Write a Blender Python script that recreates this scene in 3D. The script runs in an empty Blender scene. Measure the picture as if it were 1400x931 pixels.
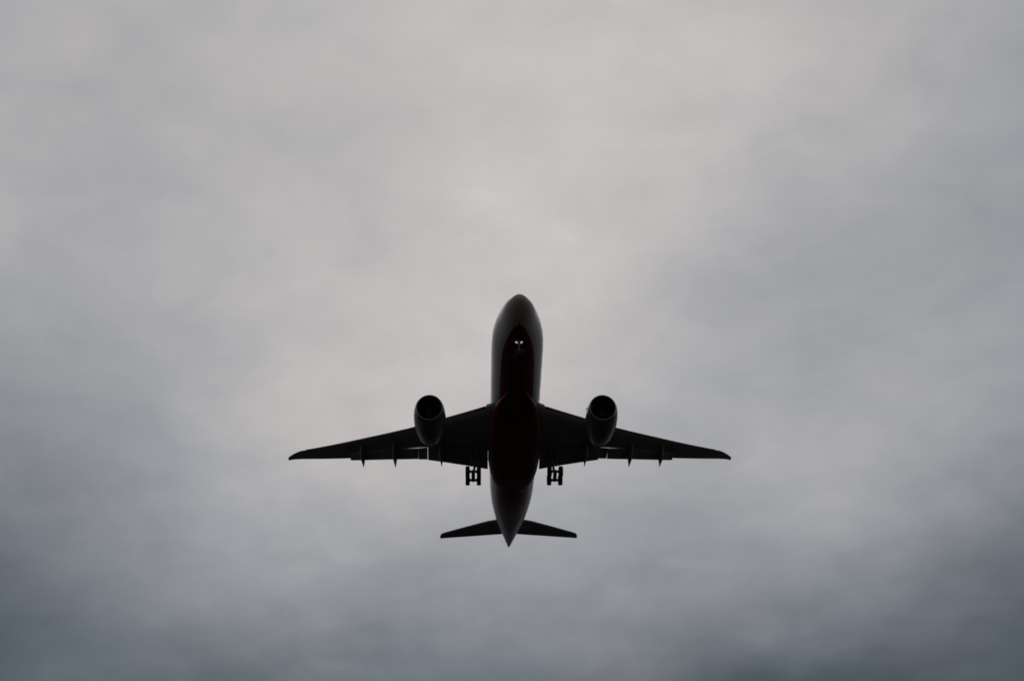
import bpy, bmesh, math, random
import numpy as np
from mathutils import Vector, Matrix

R = math.radians
random.seed(7)
S = bpy.context.scene
C = S.collection

# ------------------------------------------------------------------ camera
cam_d = bpy.data.cameras.new('camera')
cam = bpy.data.objects.new('camera', cam_d)
C.objects.link(cam)
cam.location = (0.0, 0.0, 1.7)
cam.rotation_euler = (R(126.712), R(0.848), R(-1.326))
cam_d.sensor_width = 36.0
cam_d.lens = 42.18
cam_d.clip_start = 0.1
cam_d.clip_end = 60000.0
S.camera = cam

# ------------------------------------------------------------------ view transform
S.view_settings.view_transform = 'Standard'
S.view_settings.look = 'None'
S.view_settings.exposure = 0.05
S.view_settings.gamma = 1.0
S.view_settings.use_curve_mapping = False
S.render.engine = 'CYCLES'
S.cycles.max_bounces = 8
S.cycles.filter_width = 1.7

# ------------------------------------------------------------------ sky
SUN_EL, SUN_AZ = 47.0, -2.0        # the veiled sun, behind the cloud above the aircraft
world = bpy.data.worlds.new('World')
S.world = world
world.use_nodes = True
wt = world.node_tree
wt.nodes.clear()
WN, WL = wt.nodes.new, wt.links.new


def wmath(op, a, b=None, c=None):
    n = WN('ShaderNodeMath')
    n.operation = op
    for i, v in enumerate((a, b, c)):
        if v is None:
            continue
        if isinstance(v, (int, float)):
            n.inputs[i].default_value = v
        else:
            WL(v, n.inputs[i])
    return n.outputs[0]


def wvec(op, a, b=None, out=0):
    n = WN('ShaderNodeVectorMath')
    n.operation = op
    for i, v in enumerate((a, b)):
        if v is None:
            continue
        if isinstance(v, (tuple, list)):
            n.inputs[i].default_value = v
        else:
            WL(v, n.inputs[i])
    return n.outputs[out]


def wnoise(vec, scale, detail, rough, out='Fac', dist=0.0):
    n = WN('ShaderNodeTexNoise')
    n.inputs['Scale'].default_value = scale
    n.inputs['Detail'].default_value = detail
    n.inputs['Roughness'].default_value = rough
    n.inputs['Distortion'].default_value = dist
    WL(vec, n.inputs['Vector'])
    return n.outputs[out]


tc = WN('ShaderNodeTexCoord')
dirn = wvec('NORMALIZE', tc.outputs['Generated'])
sep = WN('ShaderNodeSeparateXYZ')
WL(dirn, sep.inputs[0])
# the cloud deck as a flat layer: direction divided by its height gives the place on the layer
hz = wmath('ADD', wmath('MAXIMUM', sep.outputs[2], 0.0), 0.30)
cmb = WN('ShaderNodeCombineXYZ')
WL(wmath('DIVIDE', sep.outputs[0], hz), cmb.inputs[0])
WL(wmath('DIVIDE', sep.outputs[1], hz), cmb.inputs[1])
deck = cmb.outputs[0]
rotn = WN('ShaderNodeMapping')
rotn.inputs['Rotation'].default_value = (0, 0, R(28))
rotn.inputs['Scale'].default_value = (1.0, 1.2, 1.0)
WL(deck, rotn.inputs[0])
deck_s = rotn.outputs[0]
# thickness of the deck: broad thin and thick places, their outlines stirred by noise
warp = wvec('SUBTRACT', wnoise(deck, 2.6, 5.0, 0.55, 'Color'), (0.5, 0.5, 0.5))
warp = wvec('MULTIPLY', warp, (0.20, 0.20, 0.17))
wd = wvec('NORMALIZE', wvec('ADD', dirn, warp))
PATCHES = [  # azimuth, elevation, more (+) or less (-) light through the deck
    (-37.6, 47.7, 0.070), (-29.2, 50.5, 0.092), (-18.9, 52.8, 0.115), (-6.6, 54.3, 0.142), (5.9, 54.4, 0.115), (18.1, 53.2, 0.111),
    (29.3, 50.9, 0.085), (40.7, 47.0, 0.092), (-33.9, 40.8, 0.101), (-25.9, 43.1, -0.018), (-16.6, 45.0, 0.033), (-5.7, 46.1, 0.029),
    (5.2, 46.2, 0.080), (15.8, 45.2, 0.107), (26.0, 43.3, 0.107), (36.7, 40.1, -0.038), (-31.2, 34.6, 0.169), (-23.7, 36.5, -0.028),
    (-15.0, 38.0, 0.208), (-5.1, 38.9, 0.028), (4.7, 38.9, 0.202), (14.4, 38.2, -0.017), (23.7, 36.6, -0.019), (33.9, 34.0, 0.081),
    (-28.9, 28.4, 0.071), (-21.8, 29.8, -0.060), (-13.7, 31.0, -0.016), (-4.7, 31.6, 0.143), (4.3, 31.6, 0.040), (13.1, 31.0, 0.026),
    (21.8, 29.8, 0.120), (31.4, 27.8, 0.119), (-27.1, 22.8, -0.103), (-20.3, 23.9, 0.040), (-12.7, 24.7, 0.164), (-4.3, 25.1, 0.081),
    (4.0, 25.1, -0.001), (12.2, 24.7, 0.135), (20.3, 23.7, 0.099), (29.5, 22.2, -0.205), (-25.4, 17.4, -0.027), (-19.0, 18.1, 0.005),
    (-11.9, 18.7, -0.121), (-4.0, 19.0, -0.164), (3.7, 18.9, 0.077), (11.4, 18.6, -0.184), (19.0, 17.9, -0.092), (27.7, 16.8, 0.052)]
KAPPA = 92.0
lum = None
for az, el, amp in PATCHES:
    d = (math.sin(R(az)) * math.cos(R(el)), math.cos(R(az)) * math.cos(R(el)), math.sin(R(el)))
    dot = wvec('DOT_PRODUCT', wd, d, 1)
    g = wmath('EXPONENT', wmath('MULTIPLY_ADD', dot, KAPPA, -KAPPA))
    lum = wmath('MULTIPLY_ADD', g, amp, 0.15 if lum is None else lum)  # base level also sets the unseen sky, kept dim for the airliner's shading
n_big = wmath('SUBTRACT', wnoise(deck_s, 4.2, 6.0, 0.55, dist=0.3), 0.5)
n_mid = wmath('SUBTRACT', wnoise(deck_s, 11.0, 5.0, 0.5, dist=0.5), 0.5)
fine_v = wvec('MULTIPLY', deck_s, (1.0, 1.2, 1.0))
n_fin = wmath('SUBTRACT', wnoise(fine_v, 36.0, 5.0, 0.6), 0.5)
mod = wmath('MULTIPLY_ADD', n_big, 0.24, 1.0)
mod = wmath('MULTIPLY_ADD', n_mid, 0.28, mod)
mod = wmath('MULTIPLY_ADD', n_fin, 0.085, mod)
lum = wmath('MAXIMUM', wmath('MULTIPLY', lum, mod), 0.02)
# thick cloud is blue-grey, thin cloud lets the warmer light through
ramp = WN('ShaderNodeValToRGB')
cr = ramp.color_ramp
cr.interpolation = 'B_SPLINE'
stops = [(0.09, (0.83, 1.03, 1.24)), (0.19, (0.935, 1.01, 1.11)), (0.32, (0.968, 0.999, 1.065)),
         (0.40, (1.000, 0.995, 1.018)), (0.47, (1.042, 0.983, 0.982))]
while len(cr.elements) < len(stops):
    cr.elements.new(0.5)
for e, (p_, c_) in zip(cr.elements, stops):
    e.position = p_
    e.color = tuple(v / 1.3 for v in c_) + (1,)
tone = wmath('MULTIPLY_ADD', wmath('SUBTRACT', wnoise(deck, 4.0, 3.0, 0.5), 0.5), 0.13, lum)
# unseen sky beside and behind: tint shifted to neutral so its light isn't blue
side = wmath('MAXIMUM', wmath('SUBTRACT', 0.80, wvec('DOT_PRODUCT', dirn, (0.0, 0.82, 0.57), 1)), 0.0)
tone = wmath('MULTIPLY_ADD', wmath('MINIMUM', side, 0.6), 0.6, tone)
WL(tone, ramp.inputs[0])
cloud = wvec('SCALE', ramp.outputs[0])
cl_node = cloud.node
WL(wmath('MULTIPLY', lum, 1.3), cl_node.inputs['Scale'])
skyt = WN('ShaderNodeTexSky')
skyt.sky_type = 'NISHITA'
skyt.sun_disc = False
skyt.sun_elevation = R(SUN_EL)
skyt.sun_rotation = R(SUN_AZ)
skyt.dust_density = 2.0
bg_sky = WN('ShaderNodeBackground')
bg_sky.inputs['Strength'].default_value = 0.06
WL(skyt.outputs[0], bg_sky.inputs['Color'])
bg_cloud = WN('ShaderNodeBackground')
bg_cloud.inputs['Strength'].default_value = 1.0
WL(cloud, bg_cloud.inputs['Color'])
mixs = WN('ShaderNodeMixShader')
mixs.inputs[0].default_value = 0.985          # nearly closed overcast
WL(bg_sky.outputs[0], mixs.inputs[1])
WL(bg_cloud.outputs[0], mixs.inputs[2])
wout = WN('ShaderNodeOutputWorld')
WL(mixs.outputs[0], wout.inputs['Surface'])

# ------------------------------------------------------------------ sun, veiled by the overcast
sl = bpy.data.lights.new('sun', 'SUN')
sl.energy = 0.5
sl.angle = R(60)
sl.color = (1.0, 0.95, 0.89)
sun = bpy.data.objects.new('sun', sl)
C.objects.link(sun)
sun.location = (0, 200, 300)
sun.rotation_euler = (R(SUN_EL - 90), 0, R(-SUN_AZ))   # shines from +Y, above, back towards the camera


# ------------------------------------------------------------------ materials
def mat(name, base, rough=0.4, metal=0.0, coat=0.0, noise=0.12, scale=0.6, bump=0.0, stretch=(1, 1, 1)):
    m = bpy.data.materials.new(name)
    m.use_nodes = True
    nt = m.node_tree
    b = nt.nodes['Principled BSDF']
    b.inputs['Roughness'].default_value = rough
    b.inputs['Metallic'].default_value = metal
    b.inputs['Coat Weight'].default_value = coat
    b.inputs['Coat Roughness'].default_value = 0.12
    t = nt.nodes.new('ShaderNodeTexCoord')
    mp = nt.nodes.new('ShaderNodeMapping')
    mp.inputs['Scale'].default_value = stretch
    nt.links.new(t.outputs['Object'], mp.inputs[0])
    n = nt.nodes.new('ShaderNodeTexNoise')
    n.inputs['Scale'].default_value = scale
    n.inputs['Detail'].default_value = 5
    nt.links.new(mp.outputs[0], n.inputs['Vector'])
    mx = nt.nodes.new('ShaderNodeMix')
    mx.data_type = 'RGBA'
    mx.inputs[6].default_value = tuple(c * (1 - noise) for c in base) + (1,)
    mx.inputs[7].default_value = tuple(min(1, c * (1 + noise)) for c in base) + (1,)
    nt.links.new(n.outputs['Fac'], mx.inputs[0])
    nt.links.new(mx.outputs[2], b.inputs['Base Color'])
    mr = nt.nodes.new('ShaderNodeMath')
    mr.operation = 'MULTIPLY_ADD'
    mr.inputs[1].default_value = 0.25
    mr.inputs[2].default_value = max(0.02, rough - 0.12)
    nt.links.new(n.outputs['Fac'], mr.inputs[0])
    nt.links.new(mr.outputs[0], b.inputs['Roughness'])
    if bump:
        bp = nt.nodes.new('ShaderNodeBump')
        bp.inputs['Strength'].default_value = bump
        nt.links.new(n.outputs['Fac'], bp.inputs['Height'])
        nt.links.new(bp.outputs[0], b.inputs['Normal'])
    return m


M_grey = mat('wing_grey_paint', (0.30, 0.31, 0.32), 0.42, coat=0.1, noise=0.18, scale=0.5, stretch=(1.6, 0.35, 1))
M_flap = mat('flap_grey_paint', (0.25, 0.25, 0.26), 0.5, noise=0.2, scale=0.8, stretch=(1.6, 0.35, 1))
M_slat = mat('slat_grey_paint', (0.36, 0.36, 0.36), 0.45, metal=0.0, noise=0.1, scale=1.0)
M_red = mat('dark_red_paint', (0.145, 0.0055, 0.012), 0.5, coat=0.0, noise=0.15, scale=0.35, stretch=(1.5, 0.3, 1))
M_nac = mat('nacelle_paint', (0.17, 0.155, 0.155), 0.38, coat=0.2, noise=0.14, scale=0.8)
M_lip = mat('polished_inlet_lip', (0.30, 0.30, 0.31), 0.35, metal=1.0, noise=0.06, scale=1.5)
M_duct = mat('inlet_duct_liner', (0.09, 0.09, 0.10), 0.6, noise=0.1, scale=2)
M_fan = mat('fan_blade_titanium', (0.07, 0.07, 0.08), 0.45, metal=0.5, noise=0.1, scale=3)
M_spin = mat('spinner_paint', (0.07, 0.07, 0.08), 0.4, noise=0.1, scale=3)
M_core = mat('exhaust_metal', (0.20, 0.18, 0.16), 0.4, metal=0.8, noise=0.25, scale=2)
M_strut = mat('gear_grey_enamel', (0.19, 0.20, 0.22), 0.45, noise=0.2, scale=3)
M_tyre = mat('tyre_rubber', (0.022, 0.022, 0.023), 0.8, noise=0.2, scale=5, bump=0.1)
M_hub = mat('wheel_hub_metal', (0.28, 0.28, 0.29), 0.45, metal=0.6, noise=0.2, scale=6)
M_dark = mat('dark_recess', (0.03, 0.03, 0.03), 0.7, noise=0.2, scale=2)

# fuselage paint: white with windows, dark red along the keel (read from the loft's own u, v)
M_fus = bpy.data.materials.new('fuselage_paint')
M_fus.use_nodes = True
ft = M_fus.node_tree
fb = ft.nodes['Principled BSDF']
FN, FL = ft.nodes.new, ft.links.new


def fm(op, a, b=None, c=None):
    n = FN('ShaderNodeMath')
    n.operation = op
    for i, v in enumerate((a, b, c)):
        if v is None:
            continue
        if isinstance(v, (int, float)):
            n.inputs[i].default_value = v
        else:
            FL(v, n.inputs[i])
    return n.outputs[0]


fuv = FN('ShaderNodeUVMap')
fuv.uv_map = 'loft'
fs = FN('ShaderNodeSeparateXYZ')
FL(fuv.outputs[0], fs.inputs[0])
u_, v_ = fs.outputs[0], fs.outputs[1]            # u: angle from the keel / 180 deg, v: metres from the nose / 60
vm = fm('MULTIPLY', v_, 60.0)
fc = FN('ShaderNodeFloatCurve')                  # half width of the keel stripe along the body
cur = fc.mapping.curves[0]
pts_c = [(0.0, 0.0), (2.2 / 60, 0.0), (3.4 / 60, 0.11), (5.5 / 60, 0.185), (9 / 60, 0.215), (14 / 60, 0.225), (33 / 60, 0.24),
         (38 / 60, 0.25), (44 / 60, 0.20), (48.5 / 60, 0.10), (50.5 / 60, 0.0), (1.0, 0.0)]
cur.points[0].location = pts_c[0]
cur.points[1].location = pts_c[-1]
for q in pts_c[1:-1]:
    cur.points.new(*q)
fc.mapping.update()
FL(v_, fc.inputs['Value'])
red_mask = fm('LESS_THAN', u_, fc.outputs[0])
fto = FN('ShaderNodeTexCoord')
fo = FN('ShaderNodeSeparateXYZ')
FL(fto.outputs['Object'], fo.inputs[0])
# cabin windows: a row of dark ovals
cell = fm('SUBTRACT', fm('FRACT', fm('DIVIDE', vm, 0.62)), 0.5)
ex = fm('POWER', fm('ABSOLUTE', fm('DIVIDE', fm('MULTIPLY', cell, 0.62), 0.14)), 2.6)
ez = fm('POWER', fm('ABSOLUTE', fm('DIVIDE', fm('SUBTRACT', fo.outputs[2], 0.62), 0.235)), 2.6)
win = fm('LESS_THAN', fm('ADD', ex, ez), 1.0)
win = fm('MULTIPLY', win, fm('MULTIPLY', fm('GREATER_THAN', vm, 8.0), fm('LESS_THAN', vm, 45.5)))
fno = FN('ShaderNodeTexNoise')
fno.inputs['Scale'].default_value = 0.5
fno.inputs['Detail'].default_value = 6
fmp = FN('ShaderNodeMapping')
fmp.inputs['Scale'].default_value = (2.0, 0.35, 2.0)
FL(fto.outputs['Object'], fmp.inputs[0])
FL(fmp.outputs[0], fno.inputs['Vector'])


def fmix(fac, a, b):
    n = FN('ShaderNodeMix')
    n.data_type = 'RGBA'
    FL(fac, n.inputs[0])
    for i, c in ((6, a), (7, b)):
        if isinstance(c, tuple):
            n.inputs[i].default_value = c + (1,)
        else:
            FL(c, n.inputs[i])
    return n.outputs[2]


white = fmix(fno.outputs['Fac'], (0.46, 0.45, 0.435), (0.58, 0.57, 0.55))
redc = fmix(fno.outputs['Fac'], (0.125, 0.004, 0.010), (0.17, 0.007, 0.014))
seam = fm('LESS_THAN', fm('ABSOLUTE', fm('SUBTRACT', fm('FRACT', fm('DIVIDE', vm, 6.1)), 0.5)), 0.0022)
colf = fmix(red_mask, white, redc)
colf = fmix(fm('MULTIPLY', seam, 0.5), colf, (0.08, 0.08, 0.08))
colf = fmix(win, colf, (0.02, 0.022, 0.025))
FL(colf, fb.inputs['Base Color'])
fb.inputs['Roughness'].default_value = 0.45
fb.inputs['Coat Weight'].default_value = 0.3
fb.inputs['Coat Roughness'].default_value = 0.3
fb.inputs['Specular IOR Level'].default_value = 0.35

M_lamp = bpy.data.materials.new('lit_taxi_lamp')
M_lamp.use_nodes = True
lb = M_lamp.node_tree.nodes['Principled BSDF']
lb.inputs['Base Color'].default_value = (0.8, 0.8, 0.78, 1)
lb.inputs['Emission Color'].default_value = (1.0, 0.97, 0.93, 1)
lb.inputs['Emission Strength'].default_value = 0.34

M_ground = bpy.data.materials.new('darkened_ground')  # unseen ground, coloured darker than real grass to cut bounce onto the underside
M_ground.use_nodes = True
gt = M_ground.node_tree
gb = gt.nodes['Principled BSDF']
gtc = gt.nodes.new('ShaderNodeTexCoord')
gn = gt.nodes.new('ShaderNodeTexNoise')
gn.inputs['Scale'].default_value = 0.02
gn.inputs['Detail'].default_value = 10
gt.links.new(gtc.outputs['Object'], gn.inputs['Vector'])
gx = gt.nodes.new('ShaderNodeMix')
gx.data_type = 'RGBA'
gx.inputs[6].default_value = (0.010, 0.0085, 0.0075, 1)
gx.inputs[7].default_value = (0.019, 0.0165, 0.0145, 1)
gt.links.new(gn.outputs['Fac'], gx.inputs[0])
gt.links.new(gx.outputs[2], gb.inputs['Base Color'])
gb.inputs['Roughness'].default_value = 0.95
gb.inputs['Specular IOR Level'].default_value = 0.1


# ------------------------------------------------------------------ mesh helpers
def obj(name, bm, mats, parent=None, smooth=True, angle=40):
    bmesh.ops.recalc_face_normals(bm, faces=bm.faces)
    me = bpy.data.meshes.new(name)
    bm.to_mesh(me)
    bm.free()
    for m in (mats if isinstance(mats, (list, tuple)) else [mats]):
        me.materials.append(m)
    if smooth:
        me.shade_smooth()
        me.set_sharp_from_angle(angle=R(angle))
    o = bpy.data.objects.new(name, me)
    C.objects.link(o)
    o.parent = parent
    return o


def loft(bm, rings, cap0=True, cap1=True, mi=0):
    vs = [[bm.verts.new(p) for p in r] for r in rings]
    for a, b in zip(vs, vs[1:]):
        n = len(a)
        for i in range(n):
            f = bm.faces.new((a[i], a[(i + 1) % n], b[(i + 1) % n], b[i]))
            f.material_index = mi
    if cap0:
        bm.faces.new(vs[0][::-1]).material_index = mi
    if cap1:
        bm.faces.new(vs[-1]).material_index = mi
    return vs


def tube(bm, p0, p1, r0, r1=None, n=14, mi=0):
    p0, p1 = Vector(p0), Vector(p1)
    r1 = r0 if r1 is None else r1
    d = (p1 - p0).normalized()
    a = d.orthogonal().normalized()
    b = d.cross(a)
    rr = []
    for p, r in ((p0, r0), (p1, r1)):
        rr.append([p + a * (r * math.cos(2 * math.pi * i / n)) + b * (r * math.sin(2 * math.pi * i / n)) for i in range(n)])
    loft(bm, rr, mi=mi)


def revolve(bm, profile, centre, axis='y', n=48, mi=0, caps=(False, False)):
    rings = []
    for t, r in profile:
        ring = []
        for i in range(n):
            a = 2 * math.pi * i / n
            if axis == 'y':
                ring.append((centre[0] + r * math.sin(a), centre[1] + t, centre[2] + r * math.cos(a)))
            else:
                ring.append((centre[0] + t, centre[1] + r * math.sin(a), centre[2] + r * math.cos(a)))
        rings.append(ring)
    return loft(bm, rings, caps[0], caps[1], mi)


def slab(bm, corners, thick, mi=0):
    """a thin plate: polygon corners given in order, thickened both ways along its normal"""
    cs = [Vector(c) for c in corners]
    nrm = (cs[1] - cs[0]).cross(cs[2] - cs[0]).normalized() * (thick / 2)
    loft(bm, [[c - nrm for c in cs], [c + nrm for c in cs]], mi=mi)


def itp(x, tab):
    """monotone piecewise cubic through a table [(x, y), ...]"""
    xs = np.array([t[0] for t in tab], float)
    ys = np.array([t[1] for t in tab], float)
    h = np.diff(xs)
    d = np.diff(ys) / h
    m = np.zeros(len(xs))
    m[0], m[-1] = d[0], d[-1]
    for i in range(1, len(xs) - 1):
        if d[i - 1] * d[i] > 0:
            w1, w2 = 2 * h[i] + h[i - 1], h[i] + 2 * h[i - 1]
            m[i] = (w1 + w2) / (w1 / d[i - 1] + w2 / d[i])
    x = min(max(x, xs[0]), xs[-1])
    i = min(int(np.searchsorted(xs, x, 'right') - 1), len(xs) - 2)
    t = (x - xs[i]) / h[i]
    return float((2 * t**3 - 3 * t**2 + 1) * ys[i] + (t**3 - 2 * t**2 + t) * h[i] * m[i]
                 + (-2 * t**3 + 3 * t**2) * ys[i + 1] + (t**3 - t**2) * h[i] * m[i + 1])


def lerp(x, tab):
    return float(np.interp(x, [t[0] for t in tab], [t[1] for t in tab]))


def foil(le, te, tc, n=14, cut=1.0, camber=0.015, start=0.0):
    """closed airfoil ring from leading edge point to trailing edge point (3-D), thickness along z; cut < 1 leaves a blunt rear"""
    le, te = Vector(le), Vector(te)
    ch = te - le
    c = ch.length
    e = ch.normalized()
    up = Vector((0, -e.z, e.y)).normalized()
    ts = [start + (cut - start) * 0.5 * (1 - math.cos(math.pi * i / n)) for i in range(n + 1)]

    def yt(t):
        return 5 * tc * (0.2969 * math.sqrt(t) - 0.126 * t - 0.3516 * t * t + 0.2843 * t**3 - 0.1015 * t**4) + 0.0012

    def yc(t):
        return camber * 4 * t * (1 - t)
    ring = [le + e * (t * c) + up * ((yc(t) + yt(t)) * c) for t in reversed(ts)]
    ring += [le + e * (t * c) + up * ((yc(t) - yt(t)) * c) for t in ts[1:]]
    return ring


# ------------------------------------------------------------------ ground
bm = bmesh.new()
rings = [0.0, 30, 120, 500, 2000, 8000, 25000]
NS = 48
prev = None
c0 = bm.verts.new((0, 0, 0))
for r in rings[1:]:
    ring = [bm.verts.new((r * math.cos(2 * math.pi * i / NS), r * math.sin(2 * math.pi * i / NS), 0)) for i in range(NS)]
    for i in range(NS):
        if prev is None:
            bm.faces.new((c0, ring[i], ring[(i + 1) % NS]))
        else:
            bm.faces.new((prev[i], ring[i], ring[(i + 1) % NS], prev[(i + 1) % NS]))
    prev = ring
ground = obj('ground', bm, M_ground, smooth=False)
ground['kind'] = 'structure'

# ------------------------------------------------------------------ aircraft: x to its left wing, y aft from the nose, z up
plane = bpy.data.objects.new('airliner', None)
C.objects.link(plane)
plane.location = (4.344, 100.487, 83.300)
plane.rotation_euler = (R(-3.0), 0, 0)
plane['label'] = 'white twin-engine airliner with dark red belly, landing gear lowered, flying overhead under grey overcast'
plane['category'] = 'airplane'

# fuselage
HW = [(0, 0.0), (0.02, 0.21), (0.08, 0.41), (0.3, 0.68), (0.8, 1.07), (1.6, 1.465), (2.6, 1.78), (3.8, 2.08), (5.2, 2.47), (7.0, 2.82), (9.0, 2.95), (10.5, 2.96),
      (33, 2.96), (36, 2.93), (39, 2.86), (42, 2.68), (45, 2.38), (48, 1.95), (51, 1.36), (53.5, 0.82), (55.2, 0.44), (56.1, 0.22)]
ZT = [(0, -0.70), (0.02, -0.53), (0.08, -0.37), (0.3, -0.164), (0.8, 0.08), (1.6, 0.69), (2.6, 1.34), (3.8, 2.12), (5.2, 2.58), (7.0, 2.86), (9.0, 2.97), (10.5, 2.985),
      (37, 2.985), (44, 2.93), (49, 2.72), (53, 2.25), (55.2, 1.80), (56.1, 1.45)]
ZB = [(0, -0.70), (0.02, -0.89), (0.08, -1.06), (0.3, -1.30), (0.8, -1.64), (1.6, -2.02), (2.6, -2.38), (3.8, -2.65), (5.2, -2.83), (7.0, -2.94), (9.0, -2.98), (10.5, -2.985),
      (34, -2.985), (37, -2.82), (40, -2.42), (44, -1.66), (48, -0.78), (52, 0.12), (54.5, 0.70), (56.1, 1.10)]
ys = [0.003, 0.01, 0.02, 0.05, 0.1, 0.18, 0.3, 0.45, 0.65, 0.9, 1.2, 1.6, 2, 2.5, 3, 3.6, 4.2, 5, 5.8, 6.8, 8, 9.2, 10.5] + list(np.arange(12, 34, 1.5)) + \
     list(np.arange(34, 55.5, 0.9)) + [55.6, 55.9, 56.1]
NF = 72
bm = bmesh.new()
uvl = bm.loops.layers.uv.new('loft')
rings = []
for y in ys:
    w, t, b = itp(y, HW), itp(y, ZT), itp(y, ZB)
    zc = (t + b) / 2
    # keel at index 0, going round
    rings.append([(w * math.sin(2 * math.pi * i / NF), y, zc - (t - b) / 2 * math.cos(2 * math.pi * i / NF)) for i in range(NF)])
vs = loft(bm, rings)
uvv = {}
for y, ring in zip(ys, vs):
    for i, v in enumerate(ring):
        uvv[v] = (i / (NF / 2) if i <= NF / 2 else (NF - i) / (NF / 2), y / 60.0)
for f in bm.faces:
    for l in f.loops:
        l[uvl].uv = uvv[l.vert]
fuselage = obj('fuselage', bm, M_fus, plane, angle=60)

# apu exhaust at the end of the tail cone
bm = bmesh.new()
revolve(bm, [(0, 0.20), (0.22, 0.17), (0.22, 0.13), (0.05, 0.12)], (0, 56.08, 1.27), n=24, caps=(False, True))
obj('exhaust_pipe', bm, M_core, fuselage)

# belly fairing, the swollen body over the wing root and wheel wells
BW = [(13.2, 0.5), (14.4, 1.15), (16, 1.9), (17.5, 2.42), (19, 2.8), (20.8, 3.07), (23, 3.20), (28, 3.20), (30.5, 3.06), (32.5, 2.72), (34.2, 2.15), (35.5, 1.35), (36.2, 0.55)]
BB = [(13.2, -2.94), (14.4, -3.01), (16, -3.13), (18, -3.33), (20.5, -3.52), (22.5, -3.58), (28, -3.58), (31, -3.50), (33.2, -3.28), (35, -3.00), (36.2, -2.72)]
BT = [(13.2, -2.75), (14.4, -2.55), (16, -2.1), (17.5, -1.6), (19, -1.15), (20.8, -0.8), (28, -0.6), (31, -0.9), (33, -1.4), (35, -2.1), (36.2, -2.45)]
bm = bmesh.new()
rings = []
for y in np.linspace(13.2, 36.2, 40):
    w, b, t = itp(y, BW), itp(y, BB), itp(y, BT)
    zc, h = (t + b) / 2, (t - b) / 2
    ring = []
    for i in range(48):
        a = 2 * math.pi * i / 48
        cx, cz = math.sin(a), -math.cos(a)
        ex_ = 0.82
        ring.append((w * math.copysign(abs(cx)**ex_, cx), y, zc + h * math.copysign(abs(cz)**ex_, cz)))
    rings.append(ring)
loft(bm, rings)
obj('belly_fairing', bm, M_red, plane, angle=60)

# ------------------------------------------------------------------ wings
def zw(x):
    s = max(0.0, (abs(x) - 2.9) / 27.16)
    return -1.6 + 4.2 * s + 2.5 * s * s


TIP_SET = 0.09
LE_OUT = [(1.4, 17.0), (3.3, 18.45), (8.3, 22.08), (12.6, 25.40), (18.55, 29.62), (23.1, 33.00), (27.3, 36.10), (28.0, 36.62), (28.6, 37.24), (29.2, 37.98), (29.7, 38.68), (30.06, 39.26)]
TE_FULL = [(20.8, 35.20), (21.55, 35.58), (24, 36.72), (26.7, 38.0), (28, 38.62), (29.2, 39.3), (29.7, 39.66), (30.06, 39.98)]
COVE = [(1.4, 27.6), (3.0, 27.6), (10.0, 28.65), (11.0, 29.10), (14.2, 30.45), (20.79, 33.95), (21.2, 34.15)]
THICK = [(1.4, 0.125), (9, 0.115), (20, 0.10), (27, 0.09), (30.06, 0.07)]
FULLCH_TE = [(1.4, 30.0), (10, 30.3), (20.8, 35.1)]
SLAT_SET = [(1, 0.28), (12, 0.24), (28, 0.10)]


def wing_ring(sx, x, slatted, y_te=None, full=False):
    le = lerp(x, LE_OUT) + (lerp(x, SLAT_SET) if slatted else TIP_SET * max(0.0, min(1.0, (x - 20) / 7)) * max(0.0, (30.0 - x) / 3))
    z = zw(x)
    tc = lerp(x, THICK)
    if full:
        return foil((sx * x, le, z), (sx * x, lerp(x, TE_FULL), z), tc)
    te = lerp(x, FULLCH_TE)
    return foil((sx * x, le, z), (sx * x, te, z), tc, cut=(lerp(x, COVE) - le) / (te - le))


def foil_strip(bm, sx, stations, tc, n=10, camber=0.02):
    """stations: (x, y_le, z_le, y_te, z_te)"""
    loft(bm, [foil((sx * x, a, b), (sx * x, c, d), tc, n, camber=camber) for x, a, b, c, d in stations])


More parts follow.
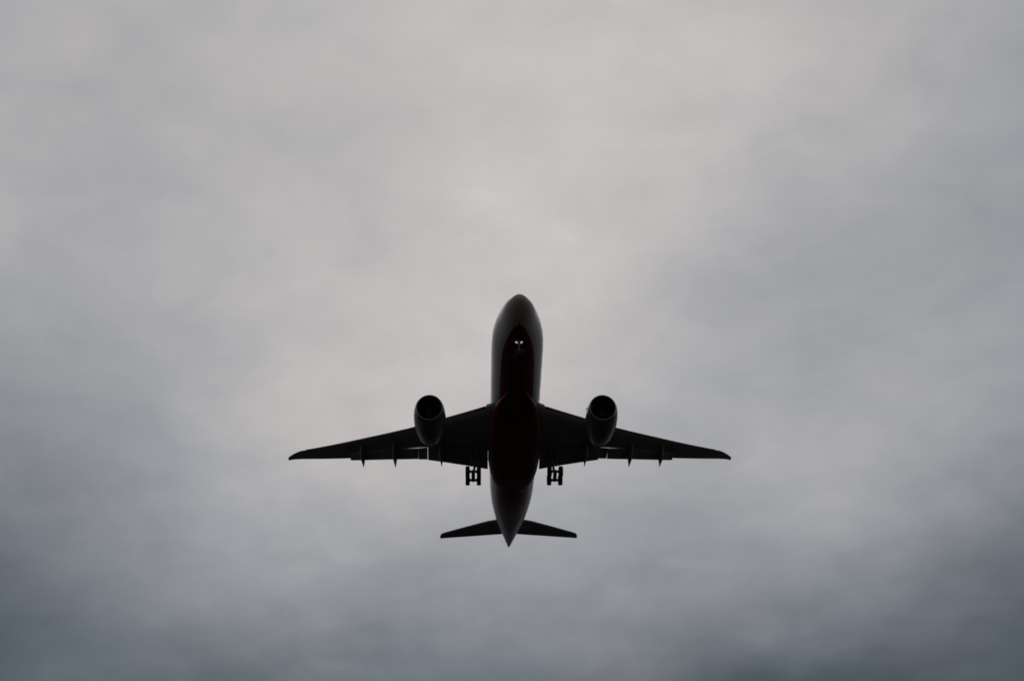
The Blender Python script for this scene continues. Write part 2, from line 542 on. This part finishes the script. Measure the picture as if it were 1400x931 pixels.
def make_wing(sx):
    bm = bmesh.new()
    rings = [foil((sx * x, lerp(x, LE_OUT), zw(x)), (sx * x, 30.2, zw(x) - 0.1), 0.125) for x in (1.4, 3.16)]
    rings += [wing_ring(sx, 3.18, False), wing_ring(sx, 3.48, False), wing_ring(sx, 3.5, True)]
    rings += [wing_ring(sx, x, True) for x in (5, 6.5, 8.3, 9.8, 11, 12.6, 14.2, 16.3, 18.55, 20.78)]
    rings += [wing_ring(sx, x, True, full=True) for x in (20.80, 22, 23.1, 24.5, 26, 27.3)]
    rings += [wing_ring(sx, x, False, full=True) for x in (27.34, 28.0, 28.6, 29.2, 29.7, 29.95)]
    rings.append(foil((sx * 30.10, 39.36, zw(30.1)), (sx * 30.10, 39.98, zw(30.1)), 0.05))
    loft(bm, rings)
    w = obj('wing', bm, M_grey, plane, angle=35)

    # slats, dropped ahead of the leading edge
    for x0, x1 in ((3.62, 8.7), (11.0, 27.28)):
        bm = bmesh.new()
        st = []
        for x in np.linspace(x0, x1, 9):
            le = lerp(x, LE_OUT)
            le -= 0.04
            ch = 0.16 * (lerp(x, FULLCH_TE if x < 20.8 else TE_FULL) - le)
            ch = min(max(ch, 0.5), 1.1)
            lo = lerp(x, [(3, 0.14), (12, 0.11), (28, 0.03)])
            st.append((x, le, zw(x) - lo, le + ch, zw(x) + 0.12 * ch))
        foil_strip(bm, sx, st, 0.14, camber=0.10)
        obj('slat', bm, M_slat, w)

    # flaps, drooped behind the cove
    def flap(name, stn, m):
        bm = bmesh.new()
        foil_strip(bm, sx, stn, 0.13, camber=0.03)
        return obj(name, bm, m, w)
    def tucked(x, y_te, drop, fwd, down):
        return (x, lerp(x, COVE) - fwd, zw(x) - down, y_te, zw(x) - drop)
    flap('inboard_flap', [tucked(3.22, 30.58, 1.02, 0.62, 0.30), tucked(6.0, 30.46, 1.0, 0.62, 0.30),
                          tucked(8.5, 30.50, 0.98, 0.60, 0.28), tucked(10.755 + 0.04 * (sx > 0), 30.62, 0.98, 0.55, 0.26)], M_flap)
    flap('flaperon', [tucked(10.82, 30.90 + 0.12 * sx, 0.66 - 0.14 * sx, 0.04, 0.17), tucked(11.985, 31.2 + 0.12 * sx, 0.70 - 0.14 * sx, 0.04, 0.21)], M_flap)
    st = []
    for x, fwd, down in ((12.0, 0.05, 0.22), (13.2, 0.12, 0.22), (14.4, 0.22, 0.22), (15.2, 0.40, 0.22), (18.3, 0.38, 0.20), (19.3, 0.22, 0.16), (20.7, 0.16, 0.14), (21.1, 0.16, 0.14)):
        st.append(tucked(x, lerp(x, [(12, 31.05), (16.5, 32.85), (21, 34.95)]), lerp(x, [(12, 0.8), (21, 0.6)]), fwd, down))
    flap('outboard_flap', st, M_flap)

    # canoe fairings over the flap tracks
    for x, y1, dz in ((9.1, 31.1, 1.34), (15.1, 33.45, 1.20), (19.4, 35.2, 1.05)):
        bm = bmesh.new()
        y0 = y1 - lerp(x, [(9, 5.0), (20, 3.6)])
        z0 = zw(x) - lerp(x, [(9, 0.42), (20, 0.24)])
        z1 = zw(x) - dz
        rr = []
        for t in np.linspace(0, 1, 15):
            wd_ = 0.32 * (math.sin(math.pi * 0.5 * min(1.0, t / 0.4 + 0.06))**0.7 if t < 0.6 else 1 - (t - 0.6) / 0.4) + 0.015
            hh = 0.46 * (math.sin(math.pi * (0.03 + 0.95 * t))**0.7) + 0.015
            zc = z0 + (z1 - z0) * (t**1.7)
            y = y0 + (y1 - y0) * t
            rr.append([(sx * (x - 0.06 * t) + wd_ * math.sin(2 * math.pi * i / 20), y, zc + hh * math.cos(2 * math.pi * i / 20)) for i in range(20)])
        loft(bm, rr)
        obj('flap_track_fairing', bm, M_flap, w)
    return w


wings = {s: make_wing(s) for s in (-1, 1)}


# ------------------------------------------------------------------ engines
def make_engine(sx):
    c = Vector((sx * 10.12, 16.35, -3.42))
    N = 64

    def ring(t, r, droop=0.0, chev=0.0):
        out = []
        for i in range(N):
            a = 2 * math.pi * i / N
            dy = droop * math.cos(a)                      # the inlet face leans: its lower lip sits further back
            if chev:
                dy += chev * (abs((i % 8) - 4) / 4.0 - 0.5)
            out.append((c.x + r * math.sin(a), c.y + t - dy, c.z + r * math.cos(a) * (1.0 if math.cos(a) > 0 else 1.02)))
        return out
    D = 0.36
    bm = bmesh.new()
    loft(bm, [ring(0.34, 1.69, D * 0.95), ring(0.7, 1.78, D * 0.8), ring(1.2, 1.845, D * 0.55), ring(1.9, 1.89, D * 0.25), ring(2.7, 1.885), ring(3.6, 1.82),
              ring(4.4, 1.70), ring(5.1, 1.56), ring(5.8, 1.38, 0, 0.24), ring(5.77, 1.34, 0, 0.24), ring(4.8, 1.44), ring(3.4, 1.5)], False, False)
    eng = obj('engine', bm, M_nac, plane, angle=50)
    bm = bmesh.new()
    prof = [(0.36, 1.692), (0.2, 1.63), (0.08, 1.575), (0.015, 1.525), (0.0, 1.49), (0.02, 1.455), (0.08, 1.42), (0.18, 1.39), (0.3, 1.372)]
    loft(bm, [ring(t, r, D) for t, r in prof], False, False)
    obj('inlet_lip', bm, M_lip, eng, angle=60)
    bm = bmesh.new()
    loft(bm, [ring(0.3, 1.371, D), ring(0.7, 1.36, D * 0.6), ring(1.2, 1.39, 0), ring(1.75, 1.42, 0)], False, False)
    obj('inlet_duct', bm, M_duct, eng)
    bm = bmesh.new()
    revolve(bm, [(1.85, 1.425), (1.9, 0.9), (1.9, 0.3)], c, n=48, caps=(False, True))
    nb = 18
    for k in range(nb):                                    # wide-chord swept blades
        a0 = 2 * math.pi * k / nb
        rows = []
        for j in range(7):
            t = j / 6.0
            r = 0.36 + t * 1.03
            tw = R(25 + 35 * t)
            half = 0.16 + 0.07 * math.sin(math.pi * min(1, t * 1.2))
            sw = 0.10 * t * t
            row = []
            for s in (-1, 1):
                da = s * half * math.sin(tw) / r + sw / r
                yy = 1.55 + s * half * math.cos(tw) + 0.05 * t
                row.append((c.x + r * math.sin(a0 + da), c.y + yy, c.z + r * math.cos(a0 + da)))
            rows.append(row)
        vv = [[bm.verts.new(p) for p in row] for row in rows]
        for p, q in zip(vv, vv[1:]):
            bm.faces.new((p[0], p[1], q[1], q[0]))
    fan = obj('fan', bm, M_fan, eng)
    bm = bmesh.new()
    revolve(bm, [(0.80, 0.01), (0.84, 0.07), (0.95, 0.16), (1.12, 0.26), (1.35, 0.36), (1.62, 0.42)], c, n=32, caps=(True, True))
    obj('spinner', bm, M_spin, fan)
    bm = bmesh.new()
    revolve(bm, [(3.0, 1.12), (4.6, 1.08), (5.6, 0.94), (6.5, 0.72), (6.8, 0.66), (6.78, 0.62), (6.1, 0.66)], c, n=40)
    revolve(bm, [(6.0, 0.50), (6.7, 0.44), (7.3, 0.26), (7.8, 0.05)], c, n=32, caps=(True, True))
    obj('exhaust_nozzle', bm, M_core, eng)
    # pylon up to the wing
    bm = bmesh.new()
    rr = []
    for t, hw_, zt, zb in ((1.6, 0.04, c.z + 1.86, c.z + 1.6), (2.4, 0.20, c.z + 2.06, c.z + 1.6), (4.0, 0.33, c.z + 2.36, c.z + 1.4), (5.6, 0.38, c.z + 2.74, c.z + 1.0),
                           (7.0, 0.40, c.z + 2.95, c.z + 0.78), (8.5, 0.38, c.z + 2.92, c.z + 1.15), (10.5, 0.24, c.z + 2.8, c.z + 1.9), (12.0, 0.05, c.z + 2.72, c.z + 2.35)):
        x0 = c.x
        q = []
        for k in range(16):
            a = 2 * math.pi * k / 16
            sx_, sz_ = math.sin(a), math.cos(a)
            q.append((x0 + hw_ * math.copysign(abs(sx_)**0.5, sx_), c.y + t, (zt + zb) / 2 + (zt - zb) / 2 * math.copysign(abs(sz_)**0.5, sz_)))
        rr.append(q)
    loft(bm, rr)
    obj('pylon', bm, M_grey, eng, angle=60)
    # strake on the inboard shoulder of the cowl
    bm = bmesh.new()
    a = R(48)
    ux, uz = -sx * math.sin(a), math.cos(a)
    p = lambda t, r: (c.x + ux * r, c.y + t, c.z + uz * r)
    slab(bm, [p(1.0, 1.75), p(2.6, 1.80), p(2.6, 2.28), p(2.2, 2.25)], 0.05)
    obj('strake', bm, M_nac, eng, smooth=False)
    return eng


engines = {s: make_engine(s) for s in (-1, 1)}


# ------------------------------------------------------------------ tail
def make_tailplane(sx):
    bm = bmesh.new()
    zt = lambda x: 1.12 + (x - 1.0) * 0.16
    le = [(0.3, 48.15), (2.0, 49.07), (3.1, 49.72), (6.3, 52.15), (9.45, 54.62), (9.75, 55.0), (9.92, 55.55)]
    te = [(0.3, 52.4), (1.1, 52.75), (9.45, 56.12), (9.92, 56.32)]
    rr = []
    for x in (0.3, 1.2, 2.0, 3.1, 4.7, 6.3, 8.0, 9.45, 9.75, 9.92):
        yte = lerp(x, te)
        yle = lerp(x, le)
        rr.append(foil((sx * x, yle, zt(x)), (sx * x, yte, zt(x)), 0.11, camber=0.0, cut=0.70))
    loft(bm, rr)
    tp = obj('tailplane', bm, M_grey, plane, angle=35)
    bm = bmesh.new()
    rr = []
    for x in (0.7, 3.1, 6.3, 9.45, 9.9):
        yte, yle = lerp(x, te), lerp(x, le)
        rr.append(foil((sx * x, yle, zt(x)), (sx * x, yte, zt(x)), 0.108, camber=0.0, start=0.703))
    loft(bm, rr)
    obj('elevator', bm, M_flap, tp)
    return tp


for s in (-1, 1):
    make_tailplane(s)


def upright_foil(y0, y1, z, th, n=10, cut=1.0):
    c = y1 - y0
    r = foil((0, y0, 0), (0, y1, 0), th, n, cut=cut, camber=0.0)
    return [(p.z, p.y, z) for p in r]


bm = bmesh.new()
fin_le = [(2.2, 45.2), (2.9, 46.4), (4.0, 47.6), (10.4, 53.2), (10.9, 53.9), (11.15, 54.8)]
fin_te = [(2.2, 53.4), (11.15, 56.9)]
loft(bm, [upright_foil(lerp(z, fin_le), lerp(z, fin_le) + 0.68 * (lerp(z, fin_te) - lerp(z, fin_le)), z, 0.13) for z in (2.2, 2.9, 4, 6, 8, 10.4, 10.9, 11.15)])
fin = obj('tail_fin', bm, M_red, plane, angle=35)
bm = bmesh.new()
loft(bm, [upright_foil(lerp(z, fin_le) + 0.70 * (lerp(z, fin_te) - lerp(z, fin_le)), lerp(z, fin_te), z, 0.10) for z in (2.75, 6, 10.9)])
obj('rudder', bm, M_red, fin)


# blade antennas under the belly
for y, zb in ((11.6, -2.93), (39.5, -2.42)):
    bm = bmesh.new()
    loft(bm, [upright_foil(y, y + 0.45, zb, 0.14, 6), upright_foil(y + 0.18, y + 0.46, zb - 0.36, 0.12, 6)])
    obj('antenna', bm, M_grey, plane)


# ------------------------------------------------------------------ landing gear
def wheel_bm(centre, rad, width):
    bm = bmesh.new()
    h = width / 2
    prof = [(-h * 0.78, rad * 0.56), (-h * 0.98, rad * 0.66), (-h, rad * 0.82), (-h * 0.86, rad * 0.94), (-h * 0.55, rad * 0.99),
            (-h * 0.2, rad), (0, rad * 0.985), (h * 0.2, rad), (h * 0.55, rad * 0.99), (h * 0.86, rad * 0.94), (h, rad * 0.82), (h * 0.98, rad * 0.66), (h * 0.78, rad * 0.56)]
    revolve(bm, prof, centre, 'x', 40)
    return bm


def hub_bm(centre, rad, width):
    bm = bmesh.new()
    h = width / 2
    revolve(bm, [(-h * 0.5, rad * 0.10), (-h * 0.72, rad * 0.22), (-h * 0.5, rad * 0.34), (-h * 0.62, rad * 0.5), (-h * 0.8, rad * 0.57),
                 (h * 0.8, rad * 0.57), (h * 0.62, rad * 0.5), (h * 0.5, rad * 0.34), (h * 0.72, rad * 0.22), (h * 0.5, rad * 0.10)], centre, 'x', 32, caps=(True, True))
    return bm


def make_main_gear(sx):
    g = Vector((sx * 5.03, 28.2, -5.14))
    top = Vector((sx * 4.55, 27.75, zw(4.6) - 0.1))
    bm = bmesh.new()
    mid = top.lerp(g, 0.58)
    tube(bm, top, mid, 0.235, 0.215, 20)
    tube(bm, mid, g, 0.15, 0.15, 18)
    tube(bm, mid - Vector((0, 0, 0.08)), mid + Vector((0, 0, 0.14)), 0.27, 0.27, 20)
    tube(bm, mid + Vector((0, 0, 0.1)), (sx * 2.95, 28.4, -2.35), 0.09)            # side brace
    tube(bm, mid + Vector((0, 0, 0.2)), (sx * 4.35, 25.6, -1.75), 0.085)           # drag brace
    tube(bm, mid + Vector((0, -0.26, 0)), mid.lerp(g, 0.5) + Vector((0, -0.62, 0)), 0.05)   # torque link
    tube(bm, mid.lerp(g, 0.5) + Vector((0, -0.62, 0)), g + Vector((0, -0.2, 0.1)), 0.05)
    gear = obj('main_gear', bm, M_strut, plane)
    tilt = R(11)
    f = Vector((0, -math.cos(tilt), math.sin(tilt)))                               # bogie points up at the front
    bm = bmesh.new()
    a, b = g + f * 0.86, g - f * 0.86
    tube(bm, a, b, 0.23, 0.23, 18)
    for k in (-1, 1):
        q = g + f * (k * 0.75)
        tube(bm, q - Vector((0.62, 0, 0)), q + Vector((0.62, 0, 0)), 0.16, 0.16, 16)
        for s in (-1, 1):
            tube(bm, q + Vector((s * 0.33, 0, 0)), q + Vector((s * 0.47, 0, 0)), 0.20, 0.20, 20)   # brake packs
    obj('bogie_beam', bm, M_strut, gear)
    for k in (-1, 1):
        for s in (-1, 1):
            q = g + f * (k * 0.75) + Vector((s * 0.69, 0, 0))
            wbm = wheel_bm(q, 0.665, 0.53)
            w = obj('wheel', wbm, M_tyre, gear)
            hb = hub_bm(q, 0.665, 0.53)
            # hub faces share the wheel object as its second material
            me = w.data
            t = bmesh.new()
            t.from_mesh(me)
            me2 = bpy.data.meshes.new('hub_tmp')
            bmesh.ops.recalc_face_normals(hb, faces=hb.faces)
            for fc_ in hb.faces:
                fc_.material_index = 1
                fc_.smooth = True
            hb.to_mesh(me2)
            hb.free()
            t.from_mesh(me2)
            t.to_mesh(me)
            t.free()
            bpy.data.meshes.remove(me2)
            me.materials.append(M_hub)
    # strut door hangs outboard of the leg
    bm = bmesh.new()
    slab(bm, [(sx * 5.28, 27.0, -1.75), (sx * 5.28, 28.75, -1.75), (sx * 5.33, 28.5, -3.6), (sx * 5.33, 27.25, -3.6)], 0.06)
    obj('gear_door', bm, M_grey, gear, smooth=False)
    return gear


for s in (-1, 1):
    make_main_gear(s)

# nose gear
NG = Vector((0, 4.75, -4.75))
bm = bmesh.new()
top = Vector((0, 4.95, -2.4))
tube(bm, top, top.lerp(NG, 0.55), 0.14, 0.13, 18)
tube(bm, top.lerp(NG, 0.55), NG, 0.085, 0.085, 16)
tube(bm, top.lerp(NG, 0.5), (0, 6.3, -2.7), 0.06)
tube(bm, top.lerp(NG, 0.55) + Vector((0, -0.16, 0)), top.lerp(NG, 0.75) + Vector((0, -0.4, 0)), 0.03)
tube(bm, top.lerp(NG, 0.75) + Vector((0, -0.4, 0)), NG + Vector((0, -0.05, 0.05)), 0.03)
tube(bm, NG - Vector((0.40, 0, 0)), NG + Vector((0.40, 0, 0)), 0.07)
tube(bm, (-0.42, 4.72, -3.34), (0.42, 4.72, -3.34), 0.04)                      # lamp bracket
ng = obj('nose_gear', bm, M_strut, plane)
for s in (-1, 1):
    q = NG + Vector((s * 0.28, 0, 0))
    w = obj('wheel', wheel_bm(q, 0.48, 0.32), M_tyre, ng)
    obj('rim', hub_bm(q, 0.48, 0.32), M_hub, ng)
    bm = bmesh.new()
    slab(bm, [(s * 0.62, 4.3, -2.70), (s * 0.62, 6.2, -2.86), (s * 0.72, 6.1, -3.55), (s * 0.72, 4.45, -3.45)], 0.05)
    obj('gear_door', bm, M_red, ng, smooth=False)
    # taxi lamp: a housing with a lit oval face turned forward and down
    lc = Vector((s * 0.275, 4.60, -3.36))
    nrm = Vector((0, -0.78, -0.62)).normalized()
    ax = Vector((s * 0.80, 0.0, 0.0)) + Vector((0, -0.62, 0.78)) * 0.55
    ax = (ax - nrm * ax.dot(nrm)).normalized()
    bx_ = nrm.cross(ax)
    oval = lambda k, d_: [lc + nrm * d_ + ax * (0.15 * k * math.cos(2 * math.pi * i / 24)) + bx_ * (0.10 * k * math.sin(2 * math.pi * i / 24)) for i in range(24)]
    bm = bmesh.new()
    loft(bm, [oval(0.5, -0.22), oval(0.9, -0.10), oval(1.08, 0.0), oval(1.08, 0.02)], mi=0)
    loft(bm, [oval(1.0, 0.024), oval(0.9, 0.05), oval(0.5, 0.07)], mi=1)
    obj('taxi_light', bm, [M_strut, M_lamp], ng)
